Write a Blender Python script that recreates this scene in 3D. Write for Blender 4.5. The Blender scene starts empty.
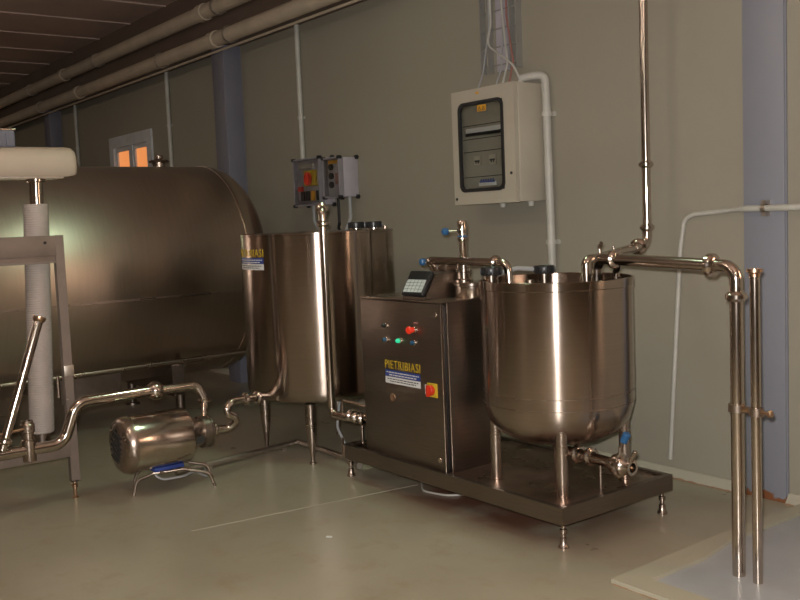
import bpy, bmesh, math, random
from mathutils import Vector, Matrix
random.seed(7)
S = bpy.context.scene
COL = S.collection
PI = math.pi
R = math.radians

# ------------------------------------------------------------------ materials
def new_mat(name):
    m = bpy.data.materials.new(name); m.use_nodes = True
    nt = m.node_tree; b = nt.nodes['Principled BSDF']
    return m, nt, b

def N(nt, t, **kw):
    n = nt.nodes.new(t)
    for k, v in kw.items():
        if hasattr(n, k): setattr(n, k, v)
        else: n.inputs[k].default_value = v
    return n

def plain(name, col, rough=.5, metal=0, noise=.12, scale=6, emit=None, estr=0, spec=.5):
    m, nt, b = new_mat(name)
    tc = N(nt, 'ShaderNodeTexCoord'); nz = N(nt, 'ShaderNodeTexNoise'); nz.inputs['Scale'].default_value = scale
    nz.inputs['Detail'].default_value = 5
    nt.links.new(tc.outputs['Object'], nz.inputs['Vector'])
    rp = N(nt, 'ShaderNodeValToRGB')
    lo = [c*(1-noise) for c in col]; hi = [min(1, c*(1+noise)) for c in col]
    rp.color_ramp.elements[0].position = .3; rp.color_ramp.elements[1].position = .7
    rp.color_ramp.elements[0].color = (*lo, 1); rp.color_ramp.elements[1].color = (*hi, 1)
    nt.links.new(nz.outputs['Fac'], rp.inputs['Fac'])
    nt.links.new(rp.outputs['Color'], b.inputs['Base Color'])
    b.inputs['Roughness'].default_value = rough; b.inputs['Metallic'].default_value = metal
    b.inputs['Specular IOR Level'].default_value = spec
    if emit:
        b.inputs['Emission Color'].default_value = (*emit, 1); b.inputs['Emission Strength'].default_value = estr
    return m

def steel(name, col, rough=.28, aniso=0, axis='Z', noise=.12, stretch=None, rot=0.0, bump=0.0, blotch=.15):
    """stainless steel: brushed grain (stretched noise) that varies colour and roughness, optional radial anisotropy"""
    m, nt, b = new_mat(name)
    tc = N(nt, 'ShaderNodeTexCoord'); mp = N(nt, 'ShaderNodeMapping')
    mp.inputs['Scale'].default_value = stretch or (3, 3, 3)
    nt.links.new(tc.outputs['Object'], mp.inputs['Vector'])
    nz = N(nt, 'ShaderNodeTexNoise'); nz.inputs['Scale'].default_value = 4; nz.inputs['Detail'].default_value = 6
    nt.links.new(mp.outputs['Vector'], nz.inputs['Vector'])
    n2 = N(nt, 'ShaderNodeTexNoise'); n2.inputs['Scale'].default_value = 3.5; n2.inputs['Detail'].default_value = 4
    nt.links.new(tc.outputs['Object'], n2.inputs['Vector'])
    rp = N(nt, 'ShaderNodeValToRGB')
    rp.color_ramp.elements[0].position = .25; rp.color_ramp.elements[1].position = .75
    rp.color_ramp.elements[0].color = (*[c*(1-noise) for c in col], 1)
    rp.color_ramp.elements[1].color = (*[min(1, c*(1+noise)) for c in col], 1)
    nt.links.new(nz.outputs['Fac'], rp.inputs['Fac'])
    nt.links.new(rp.outputs['Color'], b.inputs['Base Color'])
    b.inputs['Metallic'].default_value = 1
    mr = N(nt, 'ShaderNodeMapRange')
    mr.inputs['From Min'].default_value = .3; mr.inputs['From Max'].default_value = .7
    mr.inputs['To Min'].default_value = rough*(1-blotch); mr.inputs['To Max'].default_value = rough*(1+blotch)
    nt.links.new(n2.outputs['Fac'], mr.inputs['Value'])
    nt.links.new(mr.outputs['Result'], b.inputs['Roughness'])
    if aniso:
        b.inputs['Anisotropic'].default_value = aniso; b.inputs['Anisotropic Rotation'].default_value = rot
        tg = N(nt, 'ShaderNodeTangent'); tg.direction_type = 'RADIAL'; tg.axis = axis
        nt.links.new(tg.outputs['Tangent'], b.inputs['Tangent'])
    if bump:
        bp = N(nt, 'ShaderNodeBump'); bp.inputs['Strength'].default_value = bump; bp.inputs['Distance'].default_value = .004
        nt.links.new(nz.outputs['Fac'], bp.inputs['Height'])
        nt.links.new(bp.outputs['Normal'], b.inputs['Normal'])
    return m

def floor_mat():
    m, nt, b = new_mat('epoxy_floor')
    tc = N(nt, 'ShaderNodeTexCoord')
    n1 = N(nt, 'ShaderNodeTexNoise'); n1.inputs['Scale'].default_value = 1.3; n1.inputs['Detail'].default_value = 7; n1.inputs['Roughness'].default_value = .6
    n2 = N(nt, 'ShaderNodeTexNoise'); n2.inputs['Scale'].default_value = 5.5; n2.inputs['Detail'].default_value = 8; n2.inputs['Roughness'].default_value = .65
    for n in (n1, n2): nt.links.new(tc.outputs['Object'], n.inputs['Vector'])
    r1 = N(nt, 'ShaderNodeValToRGB'); e = r1.color_ramp.elements
    e[0].position = .34; e[0].color = (.275, .242, .178, 1); e[1].position = .66; e[1].color = (.342, .304, .229, 1)
    nt.links.new(n1.outputs['Fac'], r1.inputs['Fac'])
    r2 = N(nt, 'ShaderNodeValToRGB'); e = r2.color_ramp.elements
    e[0].position = .53; e[0].color = (0, 0, 0, 1); e[1].position = .75; e[1].color = (1, 1, 1, 1)
    nt.links.new(n2.outputs['Fac'], r2.inputs['Fac'])
    mx = N(nt, 'ShaderNodeMix'); mx.data_type = 'RGBA'
    nt.links.new(r1.outputs['Color'], mx.inputs[6]); mx.inputs[7].default_value = (.25, .165, .085, 1)
    mul = N(nt, 'ShaderNodeMath'); mul.operation = 'MULTIPLY'; mul.inputs[1].default_value = .55
    nt.links.new(r2.outputs['Color'], mul.inputs[0]); nt.links.new(mul.outputs[0], mx.inputs[0])
    # rust stain and painted skid shadow: a smooth patch limited by object coordinates
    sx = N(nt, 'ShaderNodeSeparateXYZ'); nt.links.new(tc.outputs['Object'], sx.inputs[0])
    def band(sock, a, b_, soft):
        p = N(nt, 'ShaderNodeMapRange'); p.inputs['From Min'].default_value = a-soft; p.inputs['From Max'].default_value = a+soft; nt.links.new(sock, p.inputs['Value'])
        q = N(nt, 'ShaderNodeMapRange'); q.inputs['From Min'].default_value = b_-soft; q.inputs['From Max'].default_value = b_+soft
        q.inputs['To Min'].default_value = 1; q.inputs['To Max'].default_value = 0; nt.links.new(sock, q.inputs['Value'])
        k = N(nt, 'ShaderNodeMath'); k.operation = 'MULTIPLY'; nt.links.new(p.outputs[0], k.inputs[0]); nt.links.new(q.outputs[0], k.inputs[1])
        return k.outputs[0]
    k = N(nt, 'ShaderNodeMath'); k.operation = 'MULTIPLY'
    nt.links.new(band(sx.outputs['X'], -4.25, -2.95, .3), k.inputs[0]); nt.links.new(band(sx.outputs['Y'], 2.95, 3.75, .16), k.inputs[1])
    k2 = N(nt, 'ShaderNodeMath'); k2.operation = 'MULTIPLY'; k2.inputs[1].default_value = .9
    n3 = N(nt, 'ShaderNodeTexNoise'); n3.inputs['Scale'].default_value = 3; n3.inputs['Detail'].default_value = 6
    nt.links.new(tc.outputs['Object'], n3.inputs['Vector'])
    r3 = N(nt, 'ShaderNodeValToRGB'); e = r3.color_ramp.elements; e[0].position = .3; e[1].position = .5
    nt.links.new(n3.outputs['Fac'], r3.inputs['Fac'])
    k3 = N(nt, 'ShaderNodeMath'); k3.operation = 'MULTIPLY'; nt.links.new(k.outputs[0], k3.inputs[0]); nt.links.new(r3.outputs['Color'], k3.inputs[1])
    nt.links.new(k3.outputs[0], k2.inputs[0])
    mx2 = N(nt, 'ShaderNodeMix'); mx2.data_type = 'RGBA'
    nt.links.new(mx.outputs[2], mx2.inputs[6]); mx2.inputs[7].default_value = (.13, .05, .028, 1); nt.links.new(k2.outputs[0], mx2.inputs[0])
    nt.links.new(mx2.outputs[2], b.inputs['Base Color'])
    mr = N(nt, 'ShaderNodeMapRange'); mr.inputs['To Min'].default_value = .2; mr.inputs['To Max'].default_value = .42
    nt.links.new(n1.outputs['Fac'], mr.inputs['Value']); nt.links.new(mr.outputs[0], b.inputs['Roughness'])
    bp = N(nt, 'ShaderNodeBump'); bp.inputs['Strength'].default_value = .06; bp.inputs['Distance'].default_value = .01
    nt.links.new(n1.outputs['Fac'], bp.inputs['Height']); nt.links.new(bp.outputs['Normal'], b.inputs['Normal'])
    return m

def wall_mat():
    m, nt, b = new_mat('painted_plaster')
    tc = N(nt, 'ShaderNodeTexCoord')
    n1 = N(nt, 'ShaderNodeTexNoise'); n1.inputs['Scale'].default_value = .9; n1.inputs['Detail'].default_value = 5
    n2 = N(nt, 'ShaderNodeTexNoise'); n2.inputs['Scale'].default_value = 60; n2.inputs['Detail'].default_value = 4
    for n in (n1, n2): nt.links.new(tc.outputs['Object'], n.inputs['Vector'])
    r1 = N(nt, 'ShaderNodeValToRGB'); e = r1.color_ramp.elements
    e[0].position = .3; e[0].color = (.262, .238, .188, 1); e[1].position = .7; e[1].color = (.288, .263, .206, 1)
    nt.links.new(n1.outputs['Fac'], r1.inputs['Fac'])
    nt.links.new(r1.outputs['Color'], b.inputs['Base Color'])
    b.inputs['Roughness'].default_value = .6; b.inputs['Specular IOR Level'].default_value = .3
    bp = N(nt, 'ShaderNodeBump'); bp.inputs['Strength'].default_value = .08; bp.inputs['Distance'].default_value = .004
    nt.links.new(n2.outputs['Fac'], bp.inputs['Height']); nt.links.new(bp.outputs['Normal'], b.inputs['Normal'])
    return m

def rusty_mat(name, col, zmax, rust=(.2, .075, .03)):
    """paint that has rusted near its foot"""
    m, nt, b = new_mat(name)
    tc = N(nt, 'ShaderNodeTexCoord'); sx = N(nt, 'ShaderNodeSeparateXYZ'); nt.links.new(tc.outputs['Object'], sx.inputs[0])
    nz = N(nt, 'ShaderNodeTexNoise'); nz.inputs['Scale'].default_value = 14; nz.inputs['Detail'].default_value = 6
    nt.links.new(tc.outputs['Object'], nz.inputs['Vector'])
    mr = N(nt, 'ShaderNodeMapRange'); mr.inputs['From Min'].default_value = 0; mr.inputs['From Max'].default_value = zmax
    mr.inputs['To Min'].default_value = .42; mr.inputs['To Max'].default_value = -.4; nt.links.new(sx.outputs['Z'], mr.inputs['Value'])
    ad = N(nt, 'ShaderNodeMath'); ad.operation = 'ADD'; nt.links.new(mr.outputs[0], ad.inputs[0]); nt.links.new(nz.outputs['Fac'], ad.inputs[1])
    rp = N(nt, 'ShaderNodeValToRGB'); e = rp.color_ramp.elements; e[0].position = .6; e[0].color = (*col, 1); e[1].position = .7; e[1].color = (*rust, 1)
    nt.links.new(ad.outputs[0], rp.inputs['Fac']); nt.links.new(rp.outputs['Color'], b.inputs['Base Color'])
    b.inputs['Roughness'].default_value = .45
    return m

M = {}
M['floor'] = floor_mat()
M['wall'] = wall_mat()
M['ceiling'] = plain('ceiling_sheet', (.45, .335, .285), .55, 0, .12, 2)
M['ceiling_rib'] = plain('ceiling_joint', (.46, .345, .295), .5, 0, .1, 2)
M['column'] = rusty_mat('column_paint', (.205, .208, .238), .12)
M['column_clean'] = plain('column_paint_clean', (.16, .155, .19), .45, 0, .06, 3)
M['fascia'] = plain('brown_fascia', (.12, .08, .06), .6, 0, .1, 2)
M['cove'] = rusty_mat('cove_paint', (.36, .33, .26), .02, (.25, .15, .09))
M['curb'] = rusty_mat('curb_paint', (.36, .33, .25), .012, (.30, .17, .09))
M['slab'] = plain('grey_slab', (.33, .335, .345), .3, 0, .08, 4)
BR = (.41, .335, .285)
M['tank_steel'] = steel('brushed_tank_steel', BR, .19, .95, 'Z', .06, (1, 1, 30), .25)
M['htank_steel'] = steel('storage_tank_steel', (.56, .455, .39), .34, .8, 'Y', .05, (1, 14, 1), 0, 0, .04)
M['steel'] = steel('stainless', BR, .28, 0, 'Z', .08, (5, 5, 5))
M['sheet'] = steel('brushed_sheet', (.25, .205, .172), .36, 0, 'Z', .10, (2, 2, 40))
M['pipe_steel'] = steel('polished_pipe', (.54, .465, .405), .16, 0, 'Z', .08, (9, 9, 9))
M['dull_steel'] = steel('dull_steel', (.50, .44, .38), .42, 0, 'Z', .1, (6, 6, 6))
M['dark_steel'] = steel('dark_cast_steel', (.26, .21, .18), .35, 0, 'Z', .1, (6, 6, 6))
M['frame_steel'] = plain('painted_frame', (.20, .155, .13), .42, .35, .12, 8)
M['rust_steel'] = steel('rusty_pipe', (.50, .33, .22), .3, 0, 'Z', .3, (9, 9, 9))
M['deck'] = steel('wet_deck', (.42, .31, .255), .3, 0, 'Z', .35, (1.2, 1.2, 1.2), 0, .25, .5)
M['black'] = plain('black_plastic', (.012, .012, .013), .35)
M['dark'] = plain('dark_hole', (.02, .018, .016), .8)
M['white_plastic'] = plain('white_conduit', (.42, .405, .36), .45)
M['grey_cable'] = plain('grey_cable', (.30, .30, .30), .5)
M['cream'] = plain('cream_beam', (.40, .325, .255), .5, 0, .06, 3)
M['sleeve'] = plain('ribbed_sleeve', (.36, .305, .27), .6, 0, .06, 10)
M['lagging'] = plain('pipe_lagging', (.46, .38, .29), .6, 0, .1, 5)
M['panel'] = plain('panel_paint', (.39, .35, .28), .42, 0, .04, 5)
M['inner'] = plain('panel_cover_plate', (.29, .27, .215), .5, 0, .05, 6)
M['yellow'] = plain('yellow_print', (.50, .34, .02), .5)
M['orange_sticker'] = plain('amber_sticker', (.62, .31, .02), .5)
M['blue'] = plain('blue_print', (.025, .05, .22), .4)
M['blue_knob'] = plain('blue_plastic', (.02, .085, .20), .3)
M['white_print'] = plain('white_print', (.62, .62, .60), .5)
M['red'] = plain('red_plastic', (.55, .03, .01), .35)
M['lcd'] = plain('display_face', (.45, .48, .47), .35)
M['lilac_dark'] = plain('smoked_lid_edge', (.22, .20, .215), .3)
M['ladder'] = plain('ladder_wire', (.22, .21, .19), .45, 0, .08, 6)
M['lilac'] = plain('lilac_plate', (.36, .33, .36), .5)
M['pvc_frame'] = plain('window_frame_paint', (.52, .53, .55), .4)
def glow(name, col, s, base=(.1, .1, .1)):
    return plain(name, base, .3, 0, .02, 3, col, s)
M['sunset'] = glow('sunset_pane', (1, .34, .10), 1.0, (.3, .12, .05))
M['sunset_strong'] = glow('sunset_pane_bright', (1, .62, .40), 25, (.3, .12, .05))
M['tube'] = glow('lit_tube', (1, .85, .69), 64)
M['diffuser'] = glow('lit_green_diffuser', (.68, 1, .72), 42)
M['tube_dim'] = glow('lit_far_tube', (1, .84, .66), 42)
M['red_lamp'] = glow('lit_red_lamp', (1, .05, .01), .35, (.5, .02, .01))
M['green_lamp'] = glow('lit_green_lamp', (.05, 1, .5), .6, (.02, .3, .15))
M['blue_lamp'] = plain('blue_lens', (.02, .07, .13), .2)
M['red_wire'] = plain('red_wire', (.28, .12, .10), .5)
M['dark_box'] = plain('dark_motor_paint', (.12, .12, .15), .4)

def glass_mat():
    m, nt, b = new_mat('clear_cover')
    b.inputs['Base Color'].default_value = (.95, .97, .97, 1)
    b.inputs['Roughness'].default_value = .04; b.inputs['IOR'].default_value = 1.3
    b.inputs['Transmission Weight'].default_value = 1
    nz = N(nt, 'ShaderNodeTexNoise'); nz.inputs['Scale'].default_value = 20
    mr = N(nt, 'ShaderNodeMapRange'); mr.inputs['To Min'].default_value = .03; mr.inputs['To Max'].default_value = .08
    nt.links.new(nz.outputs['Fac'], mr.inputs['Value']); nt.links.new(mr.outputs[0], b.inputs['Roughness'])
    return m
M['glass'] = glass_mat()

# ------------------------------------------------------------------ mesh builder
class MB:
    def __init__(s): s.bm = bmesh.new()
    def face(s, vs):
        try: return s.bm.faces.new(vs)
        except ValueError: return None
    def box(s, x0, x1, y0, y1, z0, z1, bev=0, seg=2, mat=None):
        vs = [s.bm.verts.new((x, y, z)) for z in (z0, z1) for y in (y0, y1) for x in (x0, x1)]
        fs = [s.face([vs[i] for i in f]) for f in ((0, 2, 3, 1), (4, 5, 7, 6), (0, 1, 5, 4), (2, 6, 7, 3), (0, 4, 6, 2), (1, 3, 7, 5))]
        if bev:
            ed = list({e for f in fs for e in f.edges})
            r = bmesh.ops.bevel(s.bm, geom=ed, offset=bev, segments=seg, affect='EDGES', profile=.5)
            vs = list({v for v in vs if v.is_valid} | set(r['verts']))
        if mat is not None: bmesh.ops.transform(s.bm, matrix=mat, verts=[v for v in vs if v.is_valid])
        return s
    def lathe(s, prof, mat=Matrix(), seg=32):
        """prof: (radius, z) list, turned about local z, then moved by mat"""
        rings = []
        for r, z in prof:
            if r < 1e-6: rings.append([s.bm.verts.new(mat @ Vector((0, 0, z)))])
            else: rings.append([s.bm.verts.new(mat @ Vector((r*math.cos(2*PI*i/seg), r*math.sin(2*PI*i/seg), z))) for i in range(seg)])
        for a, b in zip(rings, rings[1:]):
            for i in range(seg):
                j = (i+1) % seg
                if len(a) == 1 and len(b) == 1: continue
                if len(a) == 1: s.face([a[0], b[i], b[j]])
                elif len(b) == 1: s.face([a[i], a[j], b[0]])
                else: s.face([a[i], a[j], b[j], b[i]])
        return s
    def cyl(s, p, q, r, r2=None, seg=24, bev=0):
        p, q = Vector(p), Vector(q); d = q-p; L = d.length
        m = Matrix.Translation(p) @ d.to_track_quat('Z', 'Y').to_matrix().to_4x4()
        r2 = r if r2 is None else r2
        if bev: pr = [(0, 0), (r-bev, 0), (r, bev), (r2, L-bev), (r2-bev, L), (0, L)]
        else: pr = [(0, 0), (r, 0), (r2, L), (0, L)]
        return s.lathe(pr, m, seg)
    def tube(s, pts, r, bend=0, seg=16, cap=True, rr=None, n=8):
        P = [Vector(p) for p in pts]
        path = [P[0]]
        for i in range(1, len(P)-1):
            a, b, c = P[i-1], P[i], P[i+1]
            u = (a-b); w = (c-b); lu, lw = u.length, w.length; u.normalize(); w.normalize()
            ang = u.angle(w)
            if bend <= 0 or ang > 3.1: path.append(b); continue
            t = min(bend/math.tan(ang/2), lu*.49, lw*.49)
            A = b+u*t; C = b+w*t
            ctr = b+(u+w).normalized()*(t/math.cos(ang/2))
            va, vc = A-ctr, C-ctr
            for k in range(n+1):
                f = k/n; th = va.angle(vc)
                v = (va*math.sin((1-f)*th)+vc*math.sin(f*th))/math.sin(th)
                path.append(ctr+v)
        path.append(P[-1])
        q = [path[0]]
        for p in path[1:]:
            if (p-q[-1]).length > 1e-5: q.append(p)
        path = q
        T = []
        for i in range(len(path)):
            a = path[max(i-1, 0)]; b = path[min(i+1, len(path)-1)]; T.append((b-a).normalized())
        nrm = T[0].orthogonal().normalized(); rings = []
        for i, p in enumerate(path):
            nrm = (nrm - T[i]*nrm.dot(T[i])).normalized(); bn = T[i].cross(nrm)
            rad = r if rr is None else r*rr(i/(len(path)-1))
            rings.append([s.bm.verts.new(p+(nrm*math.cos(2*PI*k/seg)+bn*math.sin(2*PI*k/seg))*rad) for k in range(seg)])
        for a, b in zip(rings, rings[1:]):
            for k in range(seg):
                j = (k+1) % seg; s.face([a[k], a[j], b[j], b[k]])
        if cap: s.face(rings[0][::-1]); s.face(rings[-1])
        return s
    def prism(s, poly, axis, a, b, mat=None):
        """polygon in the plane perpendicular to axis, pushed from a to b"""
        def P(u, v, w): return {'x': (w, u, v), 'y': (u, w, v), 'z': (u, v, w)}[axis]
        A = [s.bm.verts.new(P(u, v, a)) for u, v in poly]; B = [s.bm.verts.new(P(u, v, b)) for u, v in poly]
        n = len(poly)
        s.face(A[::-1]); s.face(B)
        for i in range(n): s.face([A[i], A[(i+1) % n], B[(i+1) % n], B[i]])
        if mat is not None: bmesh.ops.transform(s.bm, matrix=mat, verts=A+B)
        return s
    def frame(s, outer, inner, axis, a, b):
        def P(u, v, w): return {'x': (w, u, v), 'y': (u, w, v), 'z': (u, v, w)}[axis]
        L = [[s.bm.verts.new(P(u, v, w)) for u, v in pl] for pl in (outer, inner) for w in (a, b)]
        oa, ob, ia, ib = L; n = len(outer)
        for i in range(n):
            j = (i+1) % n
            s.face([oa[i], oa[j], ob[j], ob[i]]); s.face([ia[i], ib[i], ib[j], ia[j]])
            s.face([oa[i], ia[i], ia[j], oa[j]]); s.face([ob[i], ob[j], ib[j], ib[i]])
        return s
    def mesh(s, name, mat, sharp=40):
        bmesh.ops.recalc_face_normals(s.bm, faces=s.bm.faces[:])
        me = bpy.data.meshes.new(name); s.bm.to_mesh(me); s.bm.free()
        for p in me.polygons: p.use_smooth = True
        me.set_sharp_from_angle(angle=R(sharp))
        me.materials.append(M[mat])
        return me

def world(o):
    v = Vector(o.location)
    while o.parent: o = o.parent; v += Vector(o.location)
    return v

def obj(name, mb, mat, parent=None, base=None, sharp=40, label=None):
    """one mesh object; its vertices come in room coordinates and are moved to its own origin"""
    me = mb.mesh(name, mat, sharp) if isinstance(mb, MB) else mb
    vs = [v.co.copy() for v in me.vertices]
    lo = Vector([min(v[i] for v in vs) for i in range(3)]); hi = Vector([max(v[i] for v in vs) for i in range(3)])
    org = Vector(base) if base else Vector(((lo.x+hi.x)/2, (lo.y+hi.y)/2, lo.z if parent is None else (lo.z+hi.z)/2))
    me.transform(Matrix.Translation(-org))
    o = bpy.data.objects.new(name, me); COL.objects.link(o)
    if parent: o.parent = parent; o.location = org-world(parent)
    else: o.location = org
    if label: o['label'] = label
    return o

def tag(o, label, cat, group=None, kind=None):
    o['label'] = label; o['category'] = cat
    if group: o['group'] = group
    if kind: o['kind'] = kind
    return o

def thing(name, loc, label, cat, group=None):
    o = bpy.data.objects.new(name, None); COL.objects.link(o); o.location = loc
    o.empty_display_size = .1
    return tag(o, label, cat, group)

def struct(name, mb, mat, label=None, cat=None, parent=None, sharp=40):
    o = obj(name, mb, mat, parent, base=(0, 0, 0) if parent is None else None, sharp=sharp)
    if parent is None: o['kind'] = 'structure'
    if label: o['label'] = label
    if cat: o['category'] = cat
    return o

def rrect(x0, x1, z0, z1, r, n=6):
    pts = []
    for cx, cz, a0 in ((x1-r, z1-r, 0), (x0+r, z1-r, 90), (x0+r, z0+r, 180), (x1-r, z0+r, 270)):
        for k in range(n+1):
            a = R(a0+90*k/n); pts.append((cx+r*math.cos(a), cz+r*math.sin(a)))
    return pts

def ferrule(mb, p, d, r, w=.012, t=.008, seg=24):
    """clamped union: two flanges and a band round a pipe at p along d"""
    p = Vector(p); d = Vector(d).normalized()
    m = Matrix.Translation(p) @ d.to_track_quat('Z', 'Y').to_matrix().to_4x4()
    h = w
    mb.lathe([(r, -h*1.6), (r+t*.5, -h*1.5), (r+t, -h), (r+t*1.5, -h*.6), (r+t*1.5, h*.6), (r+t, h), (r+t*.5, h*1.5), (r, h*1.6)], m, seg)
    return mb

def text_mesh(s, size, sx, bold=.0, extrude=.0006):
    cu = bpy.data.curves.new('t', 'FONT'); cu.body = s; cu.size = size; cu.extrude = extrude; cu.offset = bold
    cu.space_character = 1.12
    o = bpy.data.objects.new('t', cu); COL.objects.link(o)
    dg = bpy.context.evaluated_depsgraph_get(); dg.update()
    me = bpy.data.meshes.new_from_object(o.evaluated_get(dg))
    bpy.data.objects.remove(o)
    xs = [v.co.x for v in me.vertices]; x0, x1 = min(xs), max(xs)
    k = sx/(x1-x0)
    for v in me.vertices: v.co.x = (v.co.x-x0)*k
    return me

# ------------------------------------------------------------------ the room
W = 4.32          # inner face of the long wall
CZ = 3.75         # ceiling
XL, XR, YF = -21.0, 4.5, -5.5

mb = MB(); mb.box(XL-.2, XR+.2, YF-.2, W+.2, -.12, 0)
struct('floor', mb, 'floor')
mb = MB(); mb.box(XL-.2, XR+.2, YF-.2, W+.2, CZ, CZ+.12)
ceil = struct('ceiling', mb, 'ceiling')
mb = MB()
x = XL+.4
while x < XR:
    mb.box(x-.012, x+.012, YF, W, CZ-.012, CZ+.002); x += .95
obj('panel_joint', mb, 'ceiling_rib', ceil)

# long wall with two window openings
WINS = [(-11.42, -10.22, 1.72, 2.58), (-.95, .15, 1.45, 2.65)]
mb = MB(); x = XL-.2
for (a, b, z0, z1) in WINS:
    mb.box(x, a, W, W+.2, 0, CZ); mb.box(a, b, W, W+.2, 0, z0); mb.box(a, b, W, W+.2, z1, CZ); x = b
mb.box(x, XR+.2, W, W+.2, 0, CZ)
struct('wall_back', mb, 'wall')
mb = MB(); mb.box(XL-.2, XL, YF, W, 0, CZ); struct('wall_left', mb, 'wall')
mb = MB(); mb.box(XR, XR+.2, YF, W, 0, CZ); struct('wall_right', mb, 'wall')
mb = MB(); mb.box(XL-.2, XR+.2, YF-.2, YF, 0, CZ); struct('wall_front', mb, 'wall')
mb = MB()
for a, b in ((XL, -2.775), (-2.54, XR)):
    mb.prism([(W, 0), (W-.04, 0), (W-.036, .012), (W-.02, .03), (W-.008, .05), (W, .052)], 'x', a, b)
struct('baseboard_back', mb, 'cove')

for i, (a, b, z0, z1) in enumerate(WINS):
    fw = .09
    mb = MB(); mb.frame([(a-.04, z0-.04), (b+.04, z0-.04), (b+.04, z1+.04), (a-.04, z1+.04)],
                        [(a+fw, z0+fw), (b-fw, z0+fw), (b-fw, z1-fw), (a+fw, z1-fw)], 'y', W-.025, W+.06)
    win = struct('window_%d' % (i+1), mb, 'pvc_frame')
    mid = (a+b)/2
    mb = MB(); mb.box(mid-.045, mid+.045, W-.01, W+.055, z0+fw-.01, z1-fw+.01)
    obj('mullion', mb, 'pvc_frame', win)
    for (p, q) in ((a+fw, mid-.045), (mid+.045, b-fw)):
        mb = MB(); mb.frame([(p-.004, z0+fw-.004), (q+.004, z0+fw-.004), (q+.004, z1-fw+.004), (p-.004, z1-fw+.004)],
                            [(p+.05, z0+fw+.05), (q-.05, z0+fw+.05), (q-.05, z1-fw-.05), (p+.05, z1-fw-.05)], 'y', W+.005, W+.05)
        sash = obj('sash', mb, 'pvc_frame', win)
        mb = MB(); mb.box(p+.045, q-.045, W+.025, W+.035, z0+fw+.045, z1-fw-.045)
        obj('pane', mb, 'sunset' if i == 0 else 'sunset_strong', sash)

def column(x0, x1, proj, nm, mat):
    mb = MB(); mb.box(x0, x1, W-proj, W, 0, CZ, .004)
    mb.box(x0-.006, x1+.006, W-.012, W-.0004, 0, CZ)
    struct(nm, mb, mat)
column(-2.767, -2.545, .022, 'trim_1', 'column')
column(-8.27, -8.03, .18, 'trim_2', 'column_clean')
column(-13.51, -13.27, .16, 'trim_3', 'column_clean')

# dark fascia boarding along the top of the wall, carrying the pipes
mb = MB(); mb.box(XL, XR, 4.1285, W-.0004, 3.165, CZ); struct('trim_6', mb, 'fascia')

# kerb and slab at the pipe entry
mb = MB(); h = .022
mb.prism([(-2.46, 2.87), (-1.2, 2.87), (-1.2, 2.985), (-2.35, 2.985), (-2.35, 3.35), (-2.40, 3.62), (-2.385, W-.05), (-2.46, W-.05), (-2.475, 3.6)][::-1], 'z', 0, h)
struct('trim_4', mb, 'curb')
mb = MB(); mb.prism([(-2.352, 2.983), (-1.2, 2.983), (-1.2, W-.05), (-2.388, W-.05), (-2.402, 3.62), (-2.352, 3.35)], 'z', 0, .006)
struct('trim_5', mb, 'slab')

# pale joint line in the floor paint
mb = MB(); mb.prism([(-4.305, 1.9), (-4.297, 1.9), (-4.134, 3.2), (-4.142, 3.2)], 'z', 0, .0012); struct('trim_7', mb, 'panel')

# ------------------------------------------------------------------ overhead services
def ov_pipe(z, r, label, xs):
    t = thing('overhead_pipe', ((XL-1.0)/2, 4.05, z-r), label, 'pipe', None)
    mb = MB(); mb.tube([(XL+.002, 4.05, z), (XR-.002, 4.05, z)], r, 0, 28); obj('pipe_run', mb, 'lagging', t)
    for x in xs:
        mb = MB(); mb.cyl((x-.06, 4.05, z), (x+.06, 4.05, z), r+.012, bev=.006); obj('collar', mb, 'lagging', t)
    return t
up = ov_pipe(3.48, .068, 'thick cream lagged overhead pipe, the upper one of two along the wall top', (-8.2, -12.2, -4.2))
lo = ov_pipe(3.198, .066, 'thick cream lagged overhead pipe, the lower one of two along the wall top', (-8.0, -11.7, -5.6))
for t, z, r, xs in ((lo, 3.198, .066, (-7.7, -9.2, -13.2, -3.9)), (up, 3.48, .068, (-7.9, -11.0, -13.6, -4.0))):
    for x in xs:
        mb = MB(); mb.frame([(4.05+(r+.012)*math.cos(a), z+(r+.012)*math.sin(a)) for a in [2*PI*k/24 for k in range(24)]],
                            [(4.05+(r+.001)*math.cos(a), z+(r+.001)*math.sin(a)) for a in [2*PI*k/24 for k in range(24)]], 'x', x-.012, x+.012)
        pass
        mb.box(x-.02, x+.02, 4.118, 4.1284, z-.05, z+.05)
        obj('bracket', mb, 'dull_steel', t)
mb = MB(); mb.tube([(XL+.002, 4.116, 3.115), (XR-.002, 4.116, 3.115)], .012, 0, 12)
tag(obj('wall_conduit', mb, 'lagging'), 'thin pale conduit running level just below the lower lagged pipe', 'conduit')

def drop(x, ztop, zbot, r, label):
    t = thing('drop_conduit', (x, W-r, zbot), label, 'conduit')
    mb = MB(); mb.tube([(x, W-r-.002, zbot), (x, W-r-.002, ztop)], r, 0, 14); obj('conduit_tube', mb, 'white_plastic', t)
    z = zbot+.35
    while z < ztop-.1:
        mb = MB(); mb.cyl((x, W-r-.002, z-.012), (x, W-r-.002, z+.012), r+.006); mb.box(x-r-.012, x+r+.012, W-.008, W-.0004, z-.012, z+.012)
        obj('clip', mb, 'white_plastic', t); z += .75
drop(-6.97, 3.168, 2.04, .022, 'pale conduit dropping from the overhead pipes to the left wall box')
drop(-9.66, 3.168, .0, .022, 'pale conduit dropping down the wall between the lit window and the second column')
drop(-12.6, 3.168, .0, .022, 'pale conduit dropping down the wall far left beyond the lit window')

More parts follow.
